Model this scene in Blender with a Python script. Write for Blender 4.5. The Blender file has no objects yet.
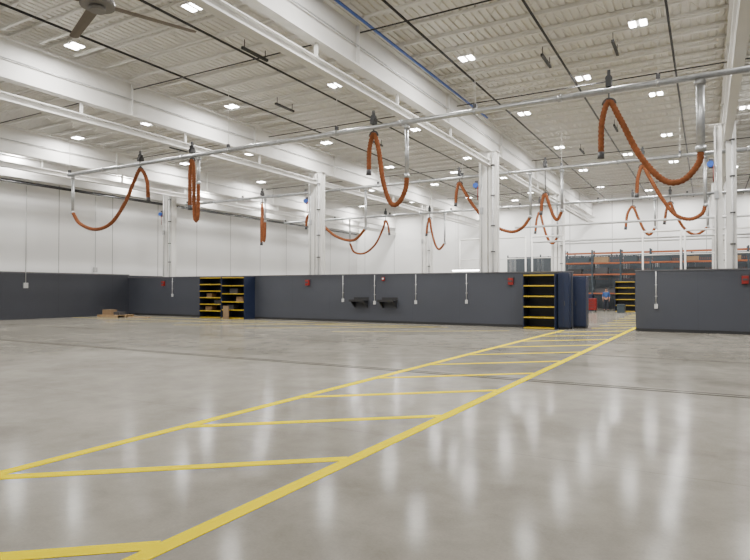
import bpy, bmesh, math, random
from mathutils import Vector, Matrix
random.seed(7)
C = bpy.context.scene.collection

# ---------------------------------------------------------------- materials
def new_mat(name):
    m = bpy.data.materials.new(name); m.use_nodes = True
    return m, m.node_tree.nodes, m.node_tree.links, m.node_tree.nodes['Principled BSDF']

def mat(name, col, rough=0.5, metal=0.0, var=0.06, scale=3.0, bump=0.0, spec=0.5):
    m, n, l, b = new_mat(name)
    b.inputs['Roughness'].default_value = rough
    b.inputs['Metallic'].default_value = metal
    b.inputs['Specular IOR Level'].default_value = spec
    tc = n.new('ShaderNodeTexCoord'); ns = n.new('ShaderNodeTexNoise')
    ns.inputs['Scale'].default_value = scale; ns.inputs['Detail'].default_value = 4
    l.new(tc.outputs['Object'], ns.inputs['Vector'])
    r = n.new('ShaderNodeValToRGB')
    r.color_ramp.elements[0].position = 0.3; r.color_ramp.elements[1].position = 0.7
    r.color_ramp.elements[0].color = tuple(max(0, c*(1-var)) for c in col)+(1,)
    r.color_ramp.elements[1].color = tuple(min(1, c*(1+var)) for c in col)+(1,)
    l.new(ns.outputs['Fac'], r.inputs['Fac']); l.new(r.outputs['Color'], b.inputs['Base Color'])
    if bump:
        bp = n.new('ShaderNodeBump'); bp.inputs['Strength'].default_value = bump
        bp.inputs['Distance'].default_value = 0.02
        l.new(ns.outputs['Fac'], bp.inputs['Height']); l.new(bp.outputs['Normal'], b.inputs['Normal'])
    return m

def emis(name, col, s):
    m, n, l, b = new_mat(name)
    b.inputs['Base Color'].default_value = (*col, 1)
    b.inputs['Emission Color'].default_value = (*col, 1)
    b.inputs['Emission Strength'].default_value = s
    return m

def seam_mat(name, col, axis, spacing, offset, width, rough=0.5, dark=0.45):
    """painted panels with thin vertical seams every `spacing` metres"""
    m, n, l, b = new_mat(name)
    b.inputs['Roughness'].default_value = rough
    tc = n.new('ShaderNodeTexCoord'); sp = n.new('ShaderNodeSeparateXYZ')
    l.new(tc.outputs['Object'], sp.inputs[0])
    a = n.new('ShaderNodeMath'); a.operation = 'ADD'; a.inputs[1].default_value = offset+1000*spacing
    l.new(sp.outputs[axis], a.inputs[0])
    md = n.new('ShaderNodeMath'); md.operation = 'MODULO'; md.inputs[1].default_value = spacing
    l.new(a.outputs[0], md.inputs[0])
    lt = n.new('ShaderNodeMath'); lt.operation = 'LESS_THAN'; lt.inputs[1].default_value = width
    l.new(md.outputs[0], lt.inputs[0])
    ns = n.new('ShaderNodeTexNoise'); ns.inputs['Scale'].default_value = 0.4
    l.new(tc.outputs['Object'], ns.inputs['Vector'])
    r = n.new('ShaderNodeValToRGB')
    r.color_ramp.elements[0].color = tuple(c*0.95 for c in col)+(1,)
    r.color_ramp.elements[1].color = tuple(min(1, c*1.04) for c in col)+(1,)
    l.new(ns.outputs['Fac'], r.inputs['Fac'])
    mx = n.new('ShaderNodeMixRGB'); l.new(lt.outputs[0], mx.inputs[0])
    l.new(r.outputs['Color'], mx.inputs[1]); mx.inputs[2].default_value = tuple(c*dark for c in col)+(1,)
    l.new(mx.outputs[0], b.inputs['Base Color'])
    return m

def floor_mat():
    m, n, l, b = new_mat('polished_concrete')
    tc = n.new('ShaderNodeTexCoord')
    def noise(s, d, rough=0.6, dist=0.0):
        x = n.new('ShaderNodeTexNoise'); x.inputs['Scale'].default_value = s
        x.inputs['Detail'].default_value = d; x.inputs['Roughness'].default_value = rough
        x.inputs['Distortion'].default_value = dist
        l.new(tc.outputs['Object'], x.inputs['Vector']); return x
    big = noise(0.33, 7, 0.62, 0.5); med = noise(1.7, 10, 0.68, 0.3); fine = noise(45, 5, 0.75)
    a = n.new('ShaderNodeMix'); a.data_type = 'FLOAT'; a.inputs[0].default_value = 0.45
    l.new(big.outputs['Fac'], a.inputs[2]); l.new(med.outputs['Fac'], a.inputs[3])
    a2 = n.new('ShaderNodeMix'); a2.data_type = 'FLOAT'; a2.inputs[0].default_value = 0.18
    l.new(a.outputs[0], a2.inputs[2]); l.new(fine.outputs['Fac'], a2.inputs[3])
    r = n.new('ShaderNodeValToRGB')
    r.color_ramp.elements[0].position = 0.36; r.color_ramp.elements[0].color = (0.145, 0.133, 0.110, 1)
    r.color_ramp.elements[1].position = 0.64; r.color_ramp.elements[1].color = (0.275, 0.258, 0.222, 1)
    l.new(a2.outputs[0], r.inputs['Fac'])
    # saw cut joints
    sp = n.new('ShaderNodeSeparateXYZ'); l.new(tc.outputs['Object'], sp.inputs[0])
    ad = n.new('ShaderNodeMath'); ad.inputs[1].default_value = 1004.0; l.new(sp.outputs['Y'], ad.inputs[0])
    mo = n.new('ShaderNodeMath'); mo.operation = 'MODULO'; mo.inputs[1].default_value = 5.0
    l.new(ad.outputs[0], mo.inputs[0])
    lt = n.new('ShaderNodeMath'); lt.operation = 'LESS_THAN'; lt.inputs[1].default_value = 0.014
    l.new(mo.outputs[0], lt.inputs[0])
    mul = n.new('ShaderNodeMath'); mul.operation = 'MULTIPLY'; mul.inputs[1].default_value = 0.3
    l.new(lt.outputs[0], mul.inputs[0])
    mx = n.new('ShaderNodeMixRGB'); l.new(mul.outputs[0], mx.inputs[0]); l.new(r.outputs['Color'], mx.inputs[1])
    mx.inputs[2].default_value = (0.04, 0.035, 0.03, 1)
    l.new(mx.outputs[0], b.inputs['Base Color'])
    mr = n.new('ShaderNodeMapRange'); mr.inputs[1].default_value = 0.35; mr.inputs[2].default_value = 0.65
    mr.inputs[3].default_value = 0.12; mr.inputs[4].default_value = 0.19
    l.new(a2.outputs[0], mr.inputs[0]); l.new(mr.outputs[0], b.inputs['Roughness'])
    b.inputs['Specular IOR Level'].default_value = 0.02
    return m

M = {}
M['floor'] = floor_mat()
M['white'] = mat('white_paint', (0.82, 0.81, 0.78), 0.5, 0, 0.03, 0.7)
M['steelwhite'] = mat('white_painted_steel', (0.73, 0.72, 0.695), 0.5, 0, 0.04, 1.0)
M['joist'] = mat('joist_white_paint', (0.75, 0.735, 0.70), 0.6, 0, 0.04, 1.0)
M['deck'] = mat('roof_deck_paint', (0.76, 0.74, 0.695), 0.6, 0, 0.03, 0.5)
M['panelY'] = seam_mat('insulated_panel', (0.88, 0.88, 0.88), 'Y', 3.6, 0.65, 0.05)
M['panelX'] = seam_mat('insulated_panel_far', (0.84, 0.84, 0.83), 'X', 3.6, 0.0, 0.05)
M['wains'] = seam_mat('charcoal_panel', (0.056, 0.061, 0.077), 'X', 2.44, 0.3, 0.015, 0.42, 0.8)
M['wainsY'] = seam_mat('charcoal_panel_side', (0.050, 0.054, 0.069), 'Y', 3.6, 0.65, 0.02, 0.42, 0.75)
M['cap'] = mat('dark_cap', (0.13, 0.13, 0.14), 0.4, 0.4)
M['yellowline'] = mat('yellow_floor_paint', (0.68, 0.54, 0.0), 0.7, 0, 0.015, 2.0, 0, 0.0)
M['fadedline'] = mat('thin_yellow_paint', (0.46, 0.36, 0.01), 0.5, 0, 0.1, 6.0, 0, 0.1)
M['joint'] = mat('dark_joint_sealant', (0.03, 0.026, 0.02), 0.8, spec=0.1)
M['galv'] = mat('galvanised_steel', (0.46, 0.47, 0.48), 0.36, 0.7, 0.15, 8.0)
M['hose'] = mat('orange_brown_rubber_hose', (0.20, 0.070, 0.030), 0.85, 0, 0.25, 10.0, 0.3, 0.1)
M['black'] = mat('black_steel', (0.02, 0.02, 0.022), 0.5)
M['pipeblack'] = mat('black_pipe', (0.025, 0.025, 0.028), 0.5)
M['dark'] = mat('dark_steel', (0.05, 0.05, 0.055), 0.5)
M['navy'] = mat('navy_painted_steel', (0.014, 0.022, 0.055), 0.4)
M['yellow'] = mat('yellow_painted_shelf', (0.50, 0.35, 0.02), 0.45)
M['red'] = mat('red_paint', (0.24, 0.013, 0.010), 0.45)
M['blue'] = mat('blue_paint', (0.02, 0.09, 0.42), 0.4)
M['orange'] = mat('orange_rack_beam', (0.30, 0.085, 0.03), 0.5)
M['rackup'] = mat('rack_upright', (0.035, 0.05, 0.062), 0.45)
M['mesh'] = mat('blue_grey_wire', (0.045, 0.055, 0.066), 0.6)
M['wood'] = mat('pallet_wood', (0.36, 0.24, 0.12), 0.75, 0, 0.2, 6.0)
M['card'] = mat('cardboard', (0.24, 0.16, 0.09), 0.8, 0, 0.1, 5.0)
M['fanblade'] = mat('bronze_fan_blade', (0.18, 0.15, 0.12), 0.6)
M['fanhub'] = mat('grey_fan_motor', (0.22, 0.21, 0.20), 0.5)
M['lens'] = emis('led_lens', (1.0, 0.985, 0.96), 40)
M['conduit'] = mat('grey_white_conduit', (0.52, 0.52, 0.52), 0.4)
M['skin'] = mat('skin', (0.45, 0.24, 0.16), 0.6)
M['shirt'] = mat('blue_work_shirt', (0.04, 0.10, 0.28), 0.8)
M['pants'] = mat('dark_trousers', (0.03, 0.035, 0.05), 0.8)
M['hair'] = mat('brown_hair', (0.04, 0.025, 0.015), 0.8)

# ---------------------------------------------------------------- helpers
def box(bm, x0, x1, y0, y1, z0, z1):
    v = [bm.verts.new(p) for p in ((x0,y0,z0),(x1,y0,z0),(x1,y1,z0),(x0,y1,z0),(x0,y0,z1),(x1,y0,z1),(x1,y1,z1),(x0,y1,z1))]
    for f in ((0,3,2,1),(4,5,6,7),(0,1,5,4),(1,2,6,5),(2,3,7,6),(3,0,4,7)):
        bm.faces.new([v[i] for i in f])

def bar(bm, p, q, r, seg=8):
    tube(bm, [Vector(p), Vector(q)], r, seg)

def tube(bm, pts, r, seg=10, rfun=None):
    pts = [Vector(p) for p in pts]; rings = []
    t0 = (pts[1]-pts[0]).normalized()
    up = Vector((0,0,1)) if abs(t0.z) < 0.9 else Vector((1,0,0))
    nrm = t0.cross(up).normalized()
    for i, p in enumerate(pts):
        if i == 0: t = pts[1]-pts[0]
        elif i == len(pts)-1: t = pts[-1]-pts[-2]
        else: t = pts[i+1]-pts[i-1]
        t.normalize()
        nrm = (nrm - t*nrm.dot(t)).normalized(); bn = t.cross(nrm)
        rr = r if rfun is None else rfun(i)
        rings.append([bm.verts.new(p+(nrm*math.cos(a)+bn*math.sin(a))*rr) for a in [2*math.pi*k/seg for k in range(seg)]])
    for a, b in zip(rings, rings[1:]):
        for k in range(seg):
            f = bm.faces.new((a[k], a[(k+1)%seg], b[(k+1)%seg], b[k])); f.smooth = True
    bm.faces.new(rings[0][::-1]); bm.faces.new(rings[-1])

def spline(ctrl, n=14):
    P = [Vector(c) for c in ctrl]; P = [P[0]*2-P[1]]+P+[P[-1]*2-P[-2]]; out = []
    for i in range(1, len(P)-2):
        p0, p1, p2, p3 = P[i-1:i+3]
        for k in range(n):
            t = k/n
            out.append(0.5*((2*p1)+(p2-p0)*t+(2*p0-5*p1+4*p2-p3)*t*t+(3*p1-p0-3*p2+p3)*t**3))
    out.append(P[-2]); return out

def cyl(bm, c, axis, r, h, seg=20):
    a = Vector(axis).normalized()*h/2
    tube(bm, [Vector(c)-a, Vector(c)+a], r, seg)

def mk(name, fn, material, loc=(0,0,0), parent=None, label=None, cat=None, group=None, kind=None, bevel=0):
    bm = bmesh.new(); fn(bm)
    bmesh.ops.recalc_face_normals(bm, faces=bm.faces)
    me = bpy.data.meshes.new(name); bm.to_mesh(me); bm.free()
    me.materials.append(M[material] if isinstance(material, str) else material)
    o = bpy.data.objects.new(name, me); C.objects.link(o); o.location = loc
    if bevel:
        md = o.modifiers.new('bevel', 'BEVEL'); md.width = bevel; md.segments = 2
    if parent is not None: o.parent = parent
    tag(o, label, cat, group, kind); return o

def tag(o, label=None, cat=None, group=None, kind=None):
    if label: o['label'] = label
    if cat: o['category'] = cat
    if group: o['group'] = group
    if kind: o['kind'] = kind

def root(name, loc, label, cat, group=None):
    o = bpy.data.objects.new(name, None); o.empty_display_size = 0.2
    C.objects.link(o); o.location = loc; tag(o, label, cat, group); return o

def dup(o, loc=None, parent=None, rotz=None, label=None):
    c = o.copy(); C.objects.link(c)
    if parent is not None: c.parent = parent
    if loc is not None: c.location = loc
    if rotz is not None: c.rotation_euler[2] = rotz
    if label: c['label'] = label
    for ch in o.children: dup(ch, parent=c)
    return c

def B(*a): return lambda bm: box(bm, *a)
def Bs(lst): return lambda bm: [box(bm, *a) for a in lst]

# ---------------------------------------------------------------- room shell
XL, YP, YF = -33.4, 25.8, 55.0
XR, YN = 14.0, -8.0
DECK = 10.08
def struct(name, fn, material, label): return mk(name, fn, material, kind='structure', label=label)

struct('floor', B(XL-0.3, XR, YN, YF+0.3, -0.2, 0), 'floor', 'polished grey concrete warehouse floor')
def deck(bm):
    pitch = 0.24; x = XL-0.3; prof = []
    while x < XR:
        prof += [(x, DECK), (x+0.15, DECK), (x+0.17, DECK+0.05), (x+0.22, DECK+0.05)]
        x += pitch
    a = [bm.verts.new((px, YN, pz)) for px, pz in prof]; b = [bm.verts.new((px, YF+0.3, pz)) for px, pz in prof]
    for i in range(len(prof)-1): bm.faces.new((a[i], a[i+1], b[i+1], b[i]))
    top = [bm.verts.new((XL-0.3, YN, DECK+0.2)), bm.verts.new((XR, YN, DECK+0.2)), bm.verts.new((XR, YF+0.3, DECK+0.2)), bm.verts.new((XL-0.3, YF+0.3, DECK+0.2))]
    bm.faces.new(top)
struct('ceiling', deck, 'deck', 'corrugated off-white steel roof deck')
struct('wall_left', B(XL-0.3, XL, YN, YF, 2.6, DECK), 'panelY', 'white insulated panel wall with vertical seams')
struct('wall_left_lower', B(XL-0.3, XL+0.04, YN, YF, 0, 2.6), 'wainsY', 'charcoal lower wall panels')
struct('wall_back', B(XL, XR, YF, YF+0.3, 2.6, DECK), 'panelX', 'white insulated panel end wall')
struct('wall_back_lower', B(XL, XR, YF-0.04, YF+0.3, 0, 2.6), 'wains', 'charcoal lower end wall')
OX0, OX1 = -4.98, -2.5
struct('wall_partition', B(XL+0.04, OX0, YP, YP+0.25, 0, 2.42), 'wains', 'low charcoal partition wall')
struct('wall_partition_end', B(OX1, XR, YP, YP+0.25, 0, 2.42), 'wains', 'low charcoal partition wall beside the opening')
struct('trim_1', B(XL+0.04, OX0+0.02, YP-0.03, YP+0.28, 2.42, 2.47), 'cap', 'dark metal wall cap')
struct('trim_2', B(OX1-0.02, XR, YP-0.03, YP+0.28, 2.42, 2.47), 'cap', 'dark metal wall cap')
struct('trim_3', B(XL+0.04, XL+0.08, YN, YP, 2.58, 2.66), 'cap', 'dark trim on top of the lower wall')
struct('trim_4', B(XL+0.0, XL+0.02, YN, YF, 7.66, 7.76), 'dark', 'dark joint line on the side wall')
struct('baseboard_partition', B(XL+0.04, OX0, YP-0.015, YP, 0, 0.12), 'black', 'black rubber base')
struct('baseboard_partition_end', B(OX1, XR, YP-0.015, YP, 0, 0.12), 'black', 'black rubber base')

# expansion joint
struct('trim_5', Bs([(XL+0.05, XR, 10.82, 10.89, 0, 0.003), (XL+0.05, XR, 11.02, 11.05, 0, 0.003)]), 'joint', 'dark expansion joint in the concrete')
struct('trim_6', B(XL+0.05, XR, 15.9, 15.94, 0, 0.003), 'joint', 'thin joint in the concrete')

# painted floor lines
def strip(p, q, w, z0=0.0, z1=0.004):
    def f(bm):
        P, Q = Vector((*p, 0)), Vector((*q, 0)); t = (Q-P).normalized(); s = Vector((-t.y, t.x, 0))*w/2
        lo = [bm.verts.new(v+Vector((0,0,z0))) for v in (P-s, Q-s, Q+s, P+s)]
        hi = [bm.verts.new(v+Vector((0,0,z1))) for v in (P-s, Q-s, Q+s, P+s)]
        bm.faces.new(hi); bm.faces.new(lo[::-1])
        for i in range(4): bm.faces.new((lo[i], lo[(i+1)%4], hi[(i+1)%4], hi[i]))
    return f
def xr(y): return -3.12 + 0.016*(y-3)
def xl(y): return -5.68 + 0.024*(y-3)
mk('floor_line', strip((xr(-2), -2), (xr(46), 46), 0.15), 'yellowline', label='long yellow painted aisle line on the concrete', cat='floor marking', group='yellow aisle border lines')
mk('floor_line', strip((xl(-2), -2), (xl(24.8), 24.8), 0.15), 'yellowline', label='long yellow painted aisle line on the concrete', cat='floor marking', group='yellow aisle border lines')
for i in range(-2, 10):
    y = 2.9+2.3*i
    mk('hatch_line', strip((xl(y)+0.05, y), (xr(y+2.1)-0.05, y+2.1), 0.14, 0, 0.0035), 'yellowline', label='diagonal yellow hatch stripe between the aisle lines', cat='floor marking', group='diagonal hatch stripes')
for i in range(10, 18):
    y = 2.9+2.3*i
    mk('hatch_line', strip((-4.35, y+0.9), (xr(y+2.1)-0.05, y+2.1), 0.14, 0, 0.0035), 'yellowline', label='diagonal yellow hatch stripe running on through the opening', cat='floor marking', group='diagonal hatch stripes')
for p, q in (((-33, 21.6), (-12, 23.4)), ((-30, 24.2), (-10, 24.2)), ((-22, 19.5), (-15, 24)), ((-17.5, 19.5), (-10.5, 24)), ((-27, 19.5), (-20, 24)),((-13, 19.5), (-7, 23.5))):
    mk('bay_line', strip(p, q, 0.08, 0, 0.003), 'fadedline', label='thin faded yellow parking bay line on concrete', cat='floor marking', group='thin bay lines')

# ---------------------------------------------------------------- steel frame
GX = [-28.6, -18.6, -8.8, 0.75]
def ibeam(bm, y0, y1, z0, z1, w, tf=0.05, tw=0.04):
    box(bm, -w/2, w/2, y0, y1, z0, z0+tf); box(bm, -w/2, w/2, y0, y1, z1-tf, z1)
    box(bm, -tw/2, tw/2, y0, y1, z0+tf, z1-tf)
def girder(bm):
    ibeam(bm, -7.5, 54.9, 8.1, 9.38, 0.34)
    for y in [i*6.8-6 for i in range(9)]: box(bm, -0.14, 0.14, y, y+0.02, 8.15, 9.33)
for x in GX:
    g = mk('roof_girder', girder, 'steelwhite', (x, 0, 0), label='deep white painted steel roof girder', cat='beam', group='roof girders')
    mk('conduit', lambda bm: bar(bm, (0.1, -7, 8.72), (0.1, 54, 8.72), 0.02, 8), 'galv', parent=g)
    mk('lower_beam', lambda bm: (ibeam(bm, -7.5, 54.9, 7.42, 7.68, 0.26, 0.035, 0.03), [box(bm, -0.04, 0.04, y, y+0.08, 7.68, 8.1) for y in [i*4.6-6 for i in range(13)]]),
       'steelwhite', (x, 0, 0), label='slim white steel beam hung below the girder', cat='beam', group='lower beams')
mk('roof_girder', lambda bm: (box(bm, 0, 0.3, -7.5, 54.9, 7.9, 9.0), box(bm, 0, 0.4, -7.5, 54.9, 9.0, 9.06), box(bm, 0, 0.4, -7.5, 54.9, 7.84, 7.9)), 'steelwhite', (XL+0.01, 0, 0),
   label='white painted edge beam along the side wall', cat='beam')

# bar joists
JZ = 9.42
def joist_fn(L):
    def f(bm):
        box(bm, 0, L, -0.05, 0.05, 0.58, 0.655)
        box(bm, 0.35, L-0.35, -0.045, 0.045, 0.0, 0.055)
        n = max(2, int(L/1.1)); st = L/n
        for i in range(n):
            a = (i*st, 0, 0.6); b = ((i+0.5)*st, 0, 0.03); c = ((i+1)*st, 0, 0.6)
            bar(bm, a, b, 0.009, 4); bar(bm, b, c, 0.009, 4)
    return f
edges = [XL+0.3]+GX+[XR]
for bi in range(len(edges)-1):
    x0 = edges[bi]+0.03; L = edges[bi+1]-edges[bi]-0.06
    proto = None; y = -6.6
    while y < 54.6:
        if proto is None:
            proto = mk('roof_joist', joist_fn(L), 'joist', (x0, y, JZ), label='white open-web steel bar joist under the roof deck', cat='joist', group='open-web roof joists')
        else: dup(proto, (x0, y, JZ))
        y += 1.158333

# columns in pairs, with pipes and brackets fixed to them
def col_root(x, y, lab, a=((-0.25, 0.2), (0.21, 0.2))):
    r = root('steel_column', (x, y, 0), lab, 'column', 'white steel columns')
    for dx, w in a:
        mk('column_shaft', Bs([(dx-w, dx+w, -0.18, -0.15, 0.03, 8.1), (dx-w, dx+w, 0.15, 0.18, 0.03, 8.1), (dx-0.02, dx+0.02, -0.15, 0.15, 0.03, 8.1), (dx-w+0.05, dx+w-0.05, -0.15, 0.15, 0.03, 8.1)]), 'steelwhite', parent=r)
    xa = a[0][0]; xb = a[1][0]
    mk('base_plate', B(-0.55, 0.5, -0.25, 0.25, 0, 0.03), 'steelwhite', parent=r)
    mk('cap_plate', Bs([(-0.5, 0.46, -0.22, 0.22, 8.07, 8.1)]), 'steelwhite', parent=r)
    mk('riser_pipe', lambda bm: bar(bm, (xb+0.03, -0.23, 0.1), (xb+0.03, -0.23, 8.0), 0.04, 10), 'conduit', parent=r)
    mk('conduit', lambda bm: bar(bm, (xa-0.06, -0.21, 1.0), (xa-0.06, -0.21, 8.0), 0.02, 8), 'galv', parent=r)
    mk('junction_box', B(xa-0.13, xa+0.01, -0.27, -0.18, 5.2, 5.5), 'galv', parent=r)
    for z in (3.4, 4.6, 6.0, 7.4): mk('pipe_bracket', B(xb-0.06, xb+0.12, -0.28, -0.18, z, z+0.05), 'dark', parent=r)
    return r
c0 = col_root(-8.8, YP+0.62, 'paired white steel column rising behind the partition wall')
for x, y in ((-30.2, YP+0.62), (-18.6, YP+0.62), (-28.6, 41), (-18.6, 41), (-8.8, 41), (0.75, 41)):
    dup(c0, (x, y, 0))
col_root(0.62, YP+0.62, 'pair of slim white steel columns rising behind the partition wall', ((-0.2, 0.13), (0.24, 0.17)))

# pipes along the hall
def pipe(name, p, q, r, material, label, cat='pipe', group=None):
    p = Vector(p); q = Vector(q)
    return mk(name, lambda bm: bar(bm, (0,0,0), q-p, r, 10), material, p, label=label, cat=cat, group=group)
for x in (-31.5, -24.5, -20.4, -16.3, -12.9, -10.4, -7.35, -4.15, -0.88, 2.6):
    pipe('sprinkler_pipe', (x, -7, 9.3), (x, 54.8, 9.3), 0.036, 'pipeblack', 'long black steel sprinkler pipe under the joists', group='sprinkler pipes')
pipe('air_line', (-8.42, -7, 9.3), (-8.42, 25, 9.3), 0.045, 'blue', 'long blue compressed-air line along the girder')
for y in (14.5, 22.3, 34, 45):
    pipe('branch_pipe', (-33, y, 9.14), (XR-0.5, y, 9.14), 0.022, 'pipeblack', 'thin dark branch pipe crossing below the joists', group='branch pipes')
for y, z in ((33.0, 5.2), (36.4, 4.6), (40.2, 6.0), (44.0, 5.0)):
    pipe('white_pipe', (-9.5, y, z), (6, y, z), 0.06, 'conduit', 'white horizontal pipe over the rear bay', group='white rear pipes')
pipe('side_conduit', (XL+0.5, -6, 7.55), (XL+0.5, 54, 7.55), 0.04, 'black', 'black conduit running along the side wall')
for x, y in ((-4.5, 19.3), (-2.4, 19.3), (-15, 19), (-9.9, 25), (-3.6, 29), (-5.8, 33), (-20.3, 19), (-14.6, 26), (-12.4, 14.2), (-24.5, 22)):
    mk('ceiling_slot_unit', Bs([(-0.04, 0.04, -0.6, 0.6, 0, 0.08), (-0.01, 0.01, -0.5, -0.48, 0.08, 0.33), (-0.01, 0.01, 0.48, 0.5, 0.08, 0.33)]), 'black', (x, y, 9.1),
       label='short narrow black unit hung from the joists', cat='ceiling unit', group='black ceiling units')

# ---------------------------------------------------------------- light fixtures
LZ = 9.26
fx = root('high_bay_light', (0, 0, LZ), 'bright white LED high-bay light with two lens strips', 'ceiling light', 'LED high-bay lights')
mk('housing', Bs([(-0.25, 0.25, -0.22, 0.22, 0.02, 0.07), (-0.08, 0.08, -0.16, 0.16, 0.07, 0.12)]), 'white', parent=fx)
mk('lens', B(-0.22, -0.06, -0.19, 0.19, 0.0, 0.02), 'lens', parent=fx)
mk('lens', B(0.06, 0.22, -0.19, 0.19, 0.0, 0.02), 'lens', parent=fx)
for s in (-0.225, 0.225): mk('hanger', B(s-0.005, s+0.005, -0.005, 0.005, 0.07, 0.16), 'galv', parent=fx)
for s in (-0.14, 0.14):
    ld = bpy.data.lights.new('led_emitter', 'AREA'); ld.shape = 'RECTANGLE'; ld.size = 0.15; ld.size_y = 0.37; ld.energy = 145; ld.color = (1.0, 0.98, 0.945)
    lo = bpy.data.objects.new('led_emitter', ld); C.objects.link(lo); lo.parent = fx; lo.location = (s, 0, -0.02)
spots = []
for yi in range(-1, 7):
    for xi in range(-6, 2):
        spots.append((-1.65+5.15*xi if xi <= 0 else 3.5, 11.2+6.95*yi))
spots += [(-3.8, 21.9), (-3.8, 35.6), (-3.8, 49.4), (-9.5+0.3, 35.6), (-14.2, 35.6), (-14.2, 49.4), (1.2+0.3, 28.8), (1.5, 42.6)]
fx.location = (*spots[0], LZ)
for s in spots[1:]: dup(fx, (*s, LZ))

# ---------------------------------------------------------------- exhaust rails + hoses
def rail(y, x0, x1, ZR, lab, r_=0.08):
    r = root('exhaust_rail', (x0, y, ZR), lab, 'exhaust duct', 'overhead exhaust rails')
    L = x1-x0
    mk('duct', lambda bm: bar(bm, (0,0,0), (L,0,0), r_, 16), 'galv', parent=r)
    n = int(L/2.4)
    for i in range(n+1):
        x = 0.1+i*(L-0.2)/n
        mk('coupling', lambda bm: cyl(bm, (x, 0, 0), (1,0,0), r_+0.025, 0.09, 16), 'galv', parent=r)
        if i % 2 == 0:
            mk('bracket', B(x-0.05, x+0.05, -0.05, 0.05, r_+0.02, 0.22), 'dark', parent=r)
            mk('hanger', B(x-0.008, x+0.008, -0.008, 0.008, 0.22, 9.42-ZR), 'joist', parent=r)
    return r
ZR1, ZR2, ZR3 = 7.02, 7.28, 7.1
rail(16.7, -25.9, 4.0, ZR1, 'long galvanised exhaust duct rail spanning the bays')
rail(27.6, -30.0, 4.0, ZR2, 'long galvanised exhaust duct rail beyond the partition')
rail(38.0, -30.0, 4.0, ZR3, 'long galvanised exhaust duct rail over the rear bays')

def hose_set(y, pts, lab, ZR, r=0.073, dr=0.065):
    """pts: (x,z) from free nozzle end up over the saddle, down through the sag and up to the drop pipe"""
    sx, sz = max(pts[:4], key=lambda p: p[1])
    o = root('exhaust_hose', (sx, y, ZR), lab, 'exhaust hose', 'hanging exhaust hoses')
    ctrl = [Vector((px-sx, 0.0, pz-ZR)) for px, pz in pts]
    rough_path = spline(ctrl, 60)
    path = [rough_path[0]]; acc = 0      # even pitch so that the ribs are regular
    for a, b in zip(rough_path, rough_path[1:]):
        acc += (b-a).length
        if acc >= 0.045: path.append(b); acc = 0
    mk('hose', lambda bm: tube(bm, path, r, 12, lambda i: r*(0.95+0.2*(i % 2))), 'hose', parent=o)
    e = ctrl[-1]
    mk('drop_pipe', lambda bm: (bar(bm, e+Vector((0,0,-0.08)), (e.x, 0, -0.08), dr, 14), cyl(bm, e, (0,0,1), dr+0.025, 0.12, 14), cyl(bm, (e.x, 0, -0.16), (0,0,1), dr+0.03, 0.1, 14)), 'galv', parent=o)
    t = ctrl[0]; d = (ctrl[0]-ctrl[1]).normalized()
    mk('nozzle', lambda bm: tube(bm, [t-d*0.04, t+d*0.05, t+d*0.14], 0.085, 12, lambda i: (0.085, 0.085, 0.09)[i]), 'dark', parent=o)
    mk('saddle', lambda bm: (tube(bm, [Vector((0.16*math.cos(a), 0, sz-ZR-0.16+0.16*math.sin(a)+0.09)) for a in [math.pi*k/10 for k in range(11)]], 0.03, 8),), 'dark', parent=o)
    mk('balancer', lambda bm: (cyl(bm, (0, 0, 0.32), (0,1,0), 0.09, 0.12), box(bm, -0.07, 0.07, -0.12, 0.12, 0.1, 0.26), box(bm, -0.02, 0.02, -0.02, 0.02, sz-ZR, 0.1), box(bm, -0.04, 0.04, -0.04, 0.04, 0.38, 0.55)), 'black', parent=o)
    return o
Y1, Y2, Y3 = 16.7, 27.6, 38.0
lb = 'orange-brown flexible exhaust hose looped from the overhead rail'
hose_set(Y1, [(-2.45, 5.35), (-2.42, 6.2), (-2.24, 6.72), (-1.98, 6.25), (-1.5, 5.2), (-0.95, 4.5), (-0.5, 4.45), (-0.15, 4.85), (-0.1, 5.2)], lb, ZR1, dr=0.1)
hose_set(Y1, [(-9.68, 5.6), (-9.66, 6.3), (-9.5, 6.8), (-9.32, 6.3), (-9.14, 5.2), (-8.88, 4.5), (-8.6, 4.45), (-8.34, 4.85), (-8.28, 5.3)], lb, ZR1)
hose_set(Y1, [(-17.95, 5.0), (-17.95, 6.3), (-17.83, 6.85), (-17.74, 6.3), (-17.72, 5.2), (-17.67, 4.55), (-17.58, 4.42), (-17.5, 4.7), (-17.48, 5.9)], 'narrow tight bundle of orange-brown exhaust hose', ZR1)
hose_set(Y1, [(-20.4, 5.5), (-20.5, 6.3), (-20.9, 6.78), (-21.3, 6.3), (-21.9, 5.4), (-22.8, 4.6), (-23.9, 4.38), (-25.0, 4.7), (-25.55, 5.25)], 'wide sagging orange-brown exhaust hose on the rail end', ZR1)
hose_set(Y2, [(-23.55, 4.5), (-23.55, 5.5), (-23.5, 6.9), (-23.43, 5.6), (-23.4, 4.8), (-23.35, 4.6), (-23.28, 4.9), (-23.26, 5.8)], 'orange-brown exhaust hose hanging straight down', ZR2)
hose_set(Y2, [(-20.2, 5.3), (-20.15, 5.8), (-19.8, 6.1), (-19.3, 5.6), (-18.2, 4.7), (-17.0, 4.4), (-16.2, 5.0)], 'shallow sagging orange-brown exhaust hose', ZR2)
hose_set(Y2, [(-10.95, 6.0), (-10.9, 6.6), (-10.75, 7.0), (-10.5, 6.6), (-10.0, 5.8), (-9.2, 4.9), (-8.2, 4.45), (-7.6, 4.6), (-7.2, 5.1)], lb, ZR2)
hose_set(Y2, [(-2.6, 5.8), (-2.55, 6.5), (-2.36, 7.0), (-2.1, 6.5), (-1.65, 5.6), (-1.15, 4.85), (-0.6, 4.6), (-0.15, 4.8), (-0.02, 5.15)], lb, ZR2)
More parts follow.
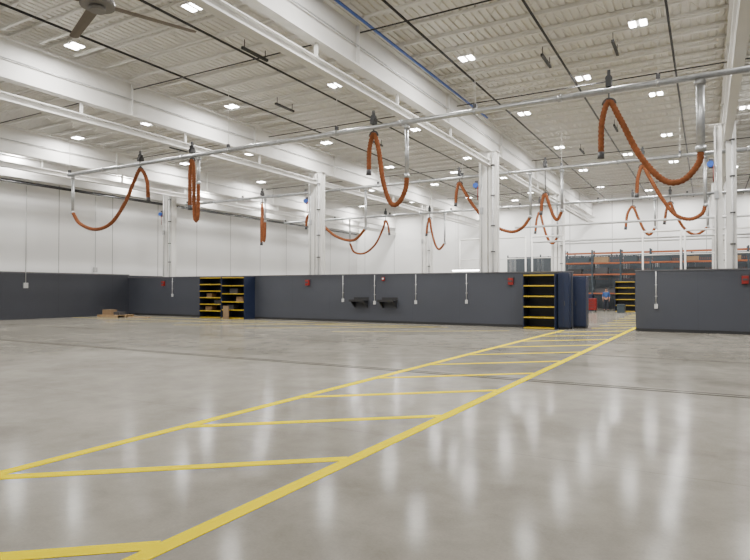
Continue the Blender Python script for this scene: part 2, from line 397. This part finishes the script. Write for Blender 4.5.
hose_set(Y2, [(-6.7, 5.3), (-6.65, 5.8), (-6.5, 6.1), (-6.35, 5.7), (-6.15, 5.1), (-5.95, 4.9), (-5.75, 5.3)], lb, ZR2)
hose_set(Y3, [(-20.3, 5.8), (-20.4, 6.4), (-20.6, 6.7), (-20.9, 6.0), (-21.5, 5.0), (-22.4, 4.4), (-23.3, 4.5), (-23.7, 5.2)], lb, ZR3)
hose_set(Y3, [(-17.3, 5.6), (-17.2, 6.3), (-17.05, 6.7), (-16.9, 5.8), (-16.6, 4.8), (-16.3, 4.5), (-15.9, 4.9)], lb, ZR3)
hose_set(Y3, [(-9.6, 5.4), (-9.5, 6.2), (-9.3, 6.6), (-9.1, 5.8), (-8.8, 4.9), (-8.5, 4.6), (-8.2, 5.0)], lb, ZR3)
hose_set(Y3, [(-4.2, 5.4), (-4.1, 6.2), (-3.8, 6.6), (-3.5, 5.9), (-3.2, 5.2), (-2.9, 4.9), (-2.6, 5.3)], lb, ZR3)
hose_set(Y3, [(-2.1, 5.6), (-2.0, 6.3), (-1.8, 6.7), (-1.6, 6.2), (-1.1, 5.2), (-0.5, 4.8), (0.1, 5.2)], lb, ZR3)

# ---------------------------------------------------------------- fan
fan = root('ceiling_fan', (-11.0, 7.7, 7.64), 'large industrial ceiling fan with long bronze blades', 'fan')
mk('motor', lambda bm: (cyl(bm, (0,0,0.0), (0,0,1), 0.34, 0.12, 24), cyl(bm, (0,0,0.2), (0,0,1), 0.24, 0.3, 24), cyl(bm, (0,0,-0.11), (0,0,1), 0.16, 0.1, 24), box(bm, -0.3, 0.3, -0.08, 0.08, 0.35, 0.47)), 'fanhub', parent=fan)
mk('downrod', lambda bm: (bar(bm, (0,0,0.4), (0,0,1.73), 0.04, 10), box(bm, -0.15, 0.15, -0.15, 0.15, 1.72, 1.78)), 'dark', parent=fan)
def blade(bm):
    ang = math.radians(5)
    xs = [0.25, 0.36, 2.05, 2.12]; ws = [0.06, 0.12, 0.10, 0.06]; rows = []
    for x, w in zip(xs, ws):
        rows.append([bm.verts.new((x, s*w, s*w*math.tan(ang)+t)) for s, t in ((-1, 0), (0, 0.03), (1, 0), (0, -0.01))])
    for a, b in zip(rows, rows[1:]):
        for k in range(4): bm.faces.new((a[k], a[(k+1)%4], b[(k+1)%4], b[k]))
    bm.faces.new(rows[0]); bm.faces.new(rows[-1])
for k in range(4):
    b = mk('fan_blade', blade, 'fanblade', parent=fan); b.rotation_euler[2] = math.radians(69+90*k)

# ---------------------------------------------------------------- shelving
def shelving(name, loc, W, D, H, n, lab, group=None, seed=0):
    r = root(name, loc, lab, 'shelving unit', group)
    mk('side_panel', B(0, 0.03, 0, D, 0, H), 'navy', parent=r)
    mk('side_panel', B(W-0.03, W, 0, D, 0, H), 'navy', parent=r)
    mk('back_panel', B(0.03, W-0.03, D-0.02, D, 0.0, H), 'navy', parent=r)
    for i in range(n):
        z = 0.06+i*(H-0.12)/(n-1)
        mk('shelf', B(0.03, W-0.03, 0.0, D-0.02, z-0.04, z+0.01), 'yellow', parent=r)
    return r
shelving('storage_shelf', (-25.95, 24.9, 0), 1.72, 0.88, 2.42, 7, 'navy steel shelving unit with yellow shelves against the partition', 'shelving units by the partition')
shelving('storage_shelf', (-24.2, 24.9, 0), 1.72, 0.88, 2.42, 6, 'navy steel shelving unit with yellow shelves against the partition', 'shelving units by the partition')
shelving('storage_shelf', (-6.85, 24.95, 0), 1.35, 0.82, 2.36, 6, 'navy shelving unit with yellow shelves beside the opening')
shelving('storage_shelf', (-5.95, 46.8, 0), 1.4, 0.8, 2.3, 6, 'yellow and navy shelving in the rear bay')
def locker(x, y, W, D, H, lab):
    lk = root('storage_locker', (x, y, 0), lab, 'locker')
    mk('body', B(0, W, 0, D, 0.08, H), 'navy', parent=lk, bevel=0.01)
    mk('plinth', B(0.03, W-0.03, 0.03, D-0.03, 0, 0.08), 'black', parent=lk)
    mk('door', B(0.02, W/2-0.005, -0.02, 0, 0.12, H-0.05), 'navy', parent=lk); d2 = mk('door', B(W/2+0.005, W-0.02, -0.02, 0, 0.12, H-0.05), 'navy', parent=lk)
    mk('handle', B(W/2+0.04, W/2+0.06, -0.05, -0.02, 1.0, 1.2), 'dark', parent=d2)
locker(-5.45, 26.35, 0.95, 0.6, 2.25, 'navy blue steel locker just inside the opening')
locker(-5.47, 25.3, 0.47, 0.47, 2.38, 'narrow dark navy locker beside the yellow shelving')
# boxes on shelves
k = 0
for sx, zz, w, h in ((-25.7, 0.455, 0.5, 0.22), (-25.0, 0.84, 0.6, 0.2), (-25.6, 1.223, 0.4, 0.2), (-24.0, 0.532, 0.5, 0.25), (-23.3, 0.992, 0.5, 0.25), (-23.8, 1.452, 0.6, 0.25)):
    mk('storage_box', Bs([(0, w, 0, 0.4, 0, h), (-0.01, w+0.01, -0.01, 0.41, h, h+0.02)]), ('card', 'dark')[k % 2], (sx, 25.15, zz), label='small storage box on a yellow shelf', cat='box', group='boxes on the shelves'); k += 1

# ---------------------------------------------------------------- wall fittings
def redbox(x, z=2.04):
    r = root('service_box', (x, YP, z), 'small boxy red service unit mounted high on the partition', 'wall box', 'red wall boxes')
    mk('body', B(-0.11, 0.11, -0.14, 0, -0.15, 0.15), 'red', parent=r, bevel=0.01)
    mk('cover', B(-0.09, 0.09, -0.16, -0.14, -0.02, 0.05), 'dark', parent=r)
    mk('bracket', B(-0.15, 0.15, -0.05, 0, 0.15, 0.21), 'dark', parent=r)
for x in (-30.0, -18.75, -7.6, 1.25): redbox(x)
def outlet(x, zb, lab='white conduit dropping to an outlet box on the wall', y=YP):
    r = root('conduit_drop', (x, y, zb), lab, 'conduit', 'conduit drops')
    mk('conduit', lambda bm: (bar(bm, (0, -0.04, 0.1), (0, -0.04, 2.4-zb), 0.017, 8), [box(bm, -0.04, 0.04, -0.05, 0, z, z+0.03) for z in (0.4, 0.85)]), 'conduit', parent=r)
    mk('outlet_box', B(-0.06, 0.06, -0.07, 0, -0.08, 0.1), 'conduit', parent=r, bevel=0.008)
for x, z in ((-29.2, 1.3), (-16.5, 1.1), (-14.6, 1.0), (-12.3, 1.05), (-9.7, 1.1), (-1.75, 1.0)): outlet(x, z)
def prism(bm, prof, x0, x1):
    a = [bm.verts.new((x0, y, z)) for y, z in prof]; b = [bm.verts.new((x1, y, z)) for y, z in prof]
    bm.faces.new(a); bm.faces.new(b[::-1])
    for i in range(len(prof)): bm.faces.new((a[i], b[i], b[(i+1)%len(prof)], a[(i+1)%len(prof)]))
def wtray(x):
    r = root('wall_shelf', (x, YP, 1.12), 'thin black wedge-bracketed shelf mounted on the partition', 'shelf', 'black wall shelves')
    mk('top', B(-0.44, 0.44, -0.5, 0, -0.02, 0.015), 'black', parent=r)
    mk('back_plate', B(-0.44, 0.44, -0.02, 0, 0.015, 0.16), 'black', parent=r)
    for s in (-0.4, 0.36): mk('bracket', lambda bm: prism(bm, [(0, -0.38), (-0.48, -0.02), (0, -0.02)], s, s+0.04), 'black', parent=r)
    mk('front_lip', B(-0.44, 0.44, -0.52, -0.5, -0.06, 0.05), 'black', parent=r)
wtray(-15.4); wtray(-13.75)
sg = root('alarm_box', (-14.1, YP, 2.2), 'small red alarm box on the partition', 'alarm')
mk('body', B(-0.07, 0.07, -0.08, 0, -0.1, 0.1), 'red', parent=sg, bevel=0.01); mk('strobe', B(-0.04, 0.04, -0.1, -0.08, -0.02, 0.06), 'white', parent=sg)
# side wall fittings
for y, z in ((19.0, 1.9), (23.3, 2.9), (14.0, 1.9)):
    r = root('power_outlet', (XL+0.04, y, z), 'white electrical box with conduit on the side wall', 'outlet', 'side wall outlets')
    mk('outlet_box', B(0, 0.1, -0.12, 0.12, -0.15, 0.15), 'conduit', parent=r); mk('conduit', lambda bm: bar(bm, (0.05, 0, 0.15), (0.05, 0, 7.5-z), 0.02, 8), 'conduit', parent=r)
# strip light behind the partition
for x, y, z, L in ((-10.6, 29.5, 2.66, 2.6),):
    r = root('strip_light', (x, y, z), 'slim bright linear LED light behind the partition', 'light')
    mk('housing', B(-L/2, L/2, -0.06, 0.06, 0.05, 0.1), 'white', parent=r)
    mk('lens', B(-L/2+0.02, L/2-0.02, -0.05, 0.05, 0.0, 0.05), 'lens', parent=r)
    for s in (-L/2+0.2, L/2-0.2): mk('suspension_wire', B(s-0.005, s+0.005, -0.005, 0.005, 0.1, 9.42-z), 'galv', parent=r)
# blue cable reels on columns
for x, y in ((-19.18, YP+0.4), (-9.38, YP+0.4), (-30.78, YP+0.4), (0.16, YP+0.4)):
    r = root('cable_reel', (x, y, 6.55), 'small blue cable reel mounted high on the column', 'cable reel', 'cable reels on the columns')
    mk('drum', lambda bm: cyl(bm, (0, -0.05, 0), (0,1,0), 0.12, 0.12, 20), 'blue', parent=r)
    mk('bracket', B(-0.05, 0.1, 0.0, 0.05, -0.16, 0.22), 'dark', parent=r)
    mk('cable', lambda bm: bar(bm, (0.1, -0.05, 0), (0.1, -0.05, -0.7), 0.018, 6), 'red', parent=r)

# ---------------------------------------------------------------- pallet with material, by the side wall
pl = root('wooden_pallet', (-31.2, 23.2, 0), 'wooden pallet on the concrete floor', 'pallet')
for i in range(6): mk('deck_board', B(-0.9, 0.9, -0.6+i*0.21, -0.45+i*0.21, 0.12, 0.145), 'wood', parent=pl)
for yy in (-0.6, -0.04, 0.52): mk('stringer', B(-0.9, 0.9, yy, yy+0.08, 0.0, 0.12), 'wood', parent=pl)
mk('cardboard_box', Bs([(-0.35, 0.35, -0.25, 0.25, 0, 0.3), (-0.36, 0.36, -0.03, 0.03, 0.3, 0.303)]), 'card', (-31.6, 23.1, 0.145), label='closed cardboard box on the pallet', cat='box')
mk('cardboard_box', Bs([(-0.25, 0.25, -0.25, 0.25, 0, 0.18), (-0.26, 0.26, -0.03, 0.03, 0.18, 0.183)]), 'dark', (-30.8, 23.2, 0.145), label='dark carton on the pallet', cat='box')
mk('lumber_plank', Bs([(-1.0, 1.0, -0.12, 0.12, 0, 0.05)]), 'wood', (-29.6, 23.5, 0.0), label='loose wood plank lying on the floor', cat='plank')
mk('cardboard_sheet', Bs([(-0.2, 0.2, -0.03, 0.03, 0, 0.75), (-0.2, 0.2, 0.03, 0.035, 0, 0.6)]), 'card', (-23.7, 24.75, 0), label='cardboard sheet standing against the shelving', cat='cardboard')

# ---------------------------------------------------------------- rear pallet racks
def rack(x0, y, nb, bw, lab, levels=(1.3, 2.8, 3.7, 4.5), H=4.8):
    r = root('pallet_rack', (x0, y, 0), lab, 'pallet rack', 'rear pallet racks')
    for i in range(nb+1):
        x = i*bw
        def up(bm, x=x):
            box(bm, x-0.06, x+0.06, -0.05, 0.05, 0, H); box(bm, x-0.06, x+0.06, 0.95, 1.05, 0, H)
            for j in range(4): bar(bm, (x, 0, 0.2+j), (x, 1, 1.0+j), 0.02, 4)
        mk('upright_frame', up, 'rackup', parent=r)
    for z in levels:
        mk('beam', Bs([(0.06, nb*bw-0.06, -0.03, 0.03, z, z+0.10), (0.06, nb*bw-0.06, 0.97, 1.03, z, z+0.10)]), 'orange', parent=r)
    return r
rack(-10.0, 49.0, 7, 2.1, 'pallet rack with orange beams and dark uprights')
rack(-9.2, 52.8, 7, 2.0, 'second open pallet rack with orange beams near the end wall', (2.5, 3.3, 4.1), 4.5)
def guard(bm):
    for i in range(0, 170): box(bm, i*0.12, i*0.12+0.095, 0, 0.03, 0.1, 4.5)
    for z in (0.1, 1.5, 2.9, 4.45): box(bm, 0, 20.35, -0.02, 0.05, z, z+0.07)
    for i in range(8): box(bm, i*2.9-0.05, i*2.9+0.05, -0.03, 0.06, 0, 4.7)
mk('wire_mesh_partition', guard, 'mesh', (-15.5, 51.6, 0), label='tall blue-grey wire mesh partition behind the racks', cat='partition')
mk('wire_mesh_partition', guard, 'mesh', (-15.44, 54.3, 0), label='tall blue-grey wire mesh partition near the end wall', cat='partition')
for i in range(21):
    w = random.uniform(0.9, 1.7); h = random.uniform(0.3, 0.6)
    x = -9.88+2.1*(i % 7)+random.uniform(0, 0.15); z = (1.4, 2.9, 3.8)[i//7]
    mk('crate', Bs([(0, w, 0, 0.8, 0, h), (-0.01, w+0.01, -0.01, 0.81, h-0.06, h)]), random.choice(('dark', 'black', 'rackup', 'rackup', 'dark', 'card')), (x, 49.1, z), label='stored crate on the pallet rack', cat='crate', group='crates on the rack')
# clutter beyond the opening
for x, y, w, h, m in ((-9.0, 47.2, 0.9, 0.8, 'dark'), (-4.3, 47.7, 0.8, 1.1, 'card'), (-7.9, 43.2, 0.6, 0.9, 'navy'), (-5.2, 44.6, 0.5, 0.6, 'rackup'), (-8.0, 47.4, 0.7, 1.3, 'navy')):
    mk('storage_crate', Bs([(0, w, 0, 0.7, 0, h-0.08), (-0.02, w+0.02, -0.02, 0.72, h-0.08, h)]), m, (x-0.35, y, 0), label='lidded storage crate standing on the rear floor', cat='crate', group='crates on the rear floor')
# white pipe frames in the rear bay, clear of the opening
for x in (-14.0, -11.6, -9.3, -3.1, -1.0, 1.2):
    mk('goalpost_frame', lambda bm: (bar(bm, (0,0,0), (0,0,4.9), 0.05), bar(bm, (1.9,0,0), (1.9,0,4.9), 0.05), bar(bm, (0,0,4.9), (1.9,0,4.9), 0.05), bar(bm, (0,0,3.6), (1.9,0,3.6), 0.03)), 'steelwhite', (x, 36, 0), label='white steel pipe frame in the rear bay', cat='frame', group='white pipe frames')

# red tool cart
tcart = root('tool_cart', (-7.4, 45.5, 0), 'red rolling tool cart', 'tool cart')
mk('body', B(-0.35, 0.35, -0.25, 0.25, 0.15, 1.0), 'red', parent=tcart, bevel=0.015)
for i in range(4):
    dr = mk('drawer', B(-0.32, 0.32, -0.27, -0.25, 0.2+i*0.2, 0.37+i*0.2), 'red', parent=tcart)
    mk('handle', B(-0.2, 0.2, -0.3, -0.27, 0.33+i*0.2, 0.35+i*0.2), 'dark', parent=dr)
for a in (-0.28, 0.28):
    for b_ in (-0.18, 0.18):
        mk('wheel', lambda bm: cyl(bm, (a, b_, 0.075), (1,0,0), 0.075, 0.04, 16), 'black', parent=tcart)

# ---------------------------------------------------------------- person
def skinned(name, verts, edges_, radii, material, parent, sub=2):
    me = bpy.data.meshes.new(name); me.from_pydata([Vector(v) for v in verts], edges_, []); 
    o = bpy.data.objects.new(name, me); C.objects.link(o)
    me.materials.append(M[material])
    md = o.modifiers.new('skin', 'SKIN'); 
    if not me.skin_vertices: me.skin_vertices.new()
    for i, r in enumerate(radii):
        sv = me.skin_vertices[0].data[i]; sv.radius = (r if isinstance(r, tuple) else (r, r)); sv.use_root = (i == 0)
    s = o.modifiers.new('sub', 'SUBSURF'); s.levels = sub; s.render_levels = sub
    o.parent = parent; return o
pr = root('person', (-6.75, 48.2, 0), 'person standing in a blue work shirt and dark trousers', 'person')
V = [(0,0,0.95),(0,0,1.15),(0,0,1.38),(0,0,1.5),(0,-0.02,1.6),(0,-0.02,1.72),
     (0.18,0,1.42),(0.24,0,1.15),(0.24,-0.1,0.9),(-0.18,0,1.42),(-0.24,0,1.15),(-0.22,-0.12,0.92),
     (0.1,0,0.88),(0.11,-0.01,0.5),(0.11,0.02,0.09),(0.11,-0.15,0.04),(-0.1,0,0.88),(-0.12,-0.03,0.5),(-0.13,0.02,0.09),(-0.13,-0.15,0.04)]
E = [(0,1),(1,2),(2,3),(3,4),(4,5),(2,6),(6,7),(7,8),(2,9),(9,10),(10,11),(0,12),(12,13),(13,14),(14,15),(0,16),(16,17),(17,18),(18,19)]
R = [(0.14,0.1),(0.13,0.095),(0.15,0.1),0.055,0.08,0.075,0.06,0.045,0.035,0.06,0.045,0.035,0.085,0.06,0.045,0.04,0.085,0.06,0.045,0.04]
# hands: palm plus four fingers and a thumb on each side
for wi, sx in ((8, 1), (11, -1)):
    w_ = Vector(V[wi]); p = len(V)
    V.append(tuple(w_+Vector((0, -0.015, -0.07)))); E.append((wi, p)); R.append((0.035, 0.018))
    for j in range(4):
        f = len(V); o_ = (-0.03+0.02*j); ln = (0.075, 0.09, 0.085, 0.065)[j]
        V.append(tuple(w_+Vector((0.0, -0.02+o_, -0.11)))); V.append(tuple(w_+Vector((-0.015*sx, -0.025+o_, -0.11-ln))))
        E += [(p, f), (f, f+1)]; R += [0.009, 0.007]
    f = len(V); V.append(tuple(w_+Vector((-0.01*sx, -0.065, -0.08)))); E.append((p, f)); R.append(0.009)
skinned('body', V, E, R, 'skin', pr)
skinned('shirt', V[:3]+[(0,0,1.46), V[6], V[7], (0.24,-0.04,1.05), V[9], V[10], (-0.235,-0.05,1.05)],
        [(0,1),(1,2),(2,3),(2,4),(4,5),(5,6),(2,7),(7,8),(8,9)], [(0.16,0.12),(0.15,0.115),(0.17,0.12),0.07,0.078,0.06,0.052,0.078,0.06,0.052], 'shirt', pr)
skinned('trousers', [(0,0,0.98), V[12], V[13], (0.11,0.01,0.12), V[16], V[17], (-0.13,0.01,0.12)], [(0,1),(1,2),(2,3),(0,4),(4,5),(5,6)],
        [(0.155,0.12),0.105,0.08,0.065,0.105,0.08,0.065], 'pants', pr)
def sph(bm, c, r, sc=(1,1,1)):
    ret = bmesh.ops.create_uvsphere(bm, u_segments=16, v_segments=10, radius=r)
    for v in ret['verts']: v.co = Vector((v.co.x*sc[0]+c[0], v.co.y*sc[1]+c[1], v.co.z*sc[2]+c[2]))
mk('hair', lambda bm: sph(bm, (0, 0.02, 1.725), 0.092, (1, 1.0, 0.75)), 'hair', parent=pr)
mk('nose', lambda bm: sph(bm, (0, -0.105, 1.635), 0.014, (0.8, 1.2, 1.3)), 'skin', parent=pr)
mk('mouth', lambda bm: sph(bm, (0, -0.094, 1.598), 0.02, (1, 0.3, 0.25)), 'red', parent=pr)
for s in (-1, 1):
    mk('eye', lambda bm: sph(bm, (0.03*s, -0.09, 1.665), 0.011), 'black', parent=pr)
    mk('ear', lambda bm: sph(bm, (0.08*s, 0, 1.64), 0.022, (0.4, 0.8, 1.2)), 'skin', parent=pr)
mk('boot', lambda bm: sph(bm, (0.11, -0.05, 0.05), 0.06, (0.9, 2.2, 0.85)), 'black', parent=pr)
mk('boot', lambda bm: sph(bm, (-0.13, -0.05, 0.05), 0.06, (0.9, 2.2, 0.85)), 'black', parent=pr)

# ---------------------------------------------------------------- world + camera
w = bpy.data.worlds.new('world'); bpy.context.scene.world = w; w.use_nodes = True
bg = w.node_tree.nodes['Background']; bg.inputs[0].default_value = (1.0, 0.98, 0.95, 1); bg.inputs[1].default_value = 0.28
cam = bpy.data.cameras.new('camera'); co = bpy.data.objects.new('camera', cam); C.objects.link(co)
cam.sensor_width = 36; cam.lens = 28.13; cam.clip_end = 300
co.location = (0, 0, 1.7); co.rotation_euler = (math.radians(90.88), 0, math.radians(29.5))
bpy.context.scene.camera = co
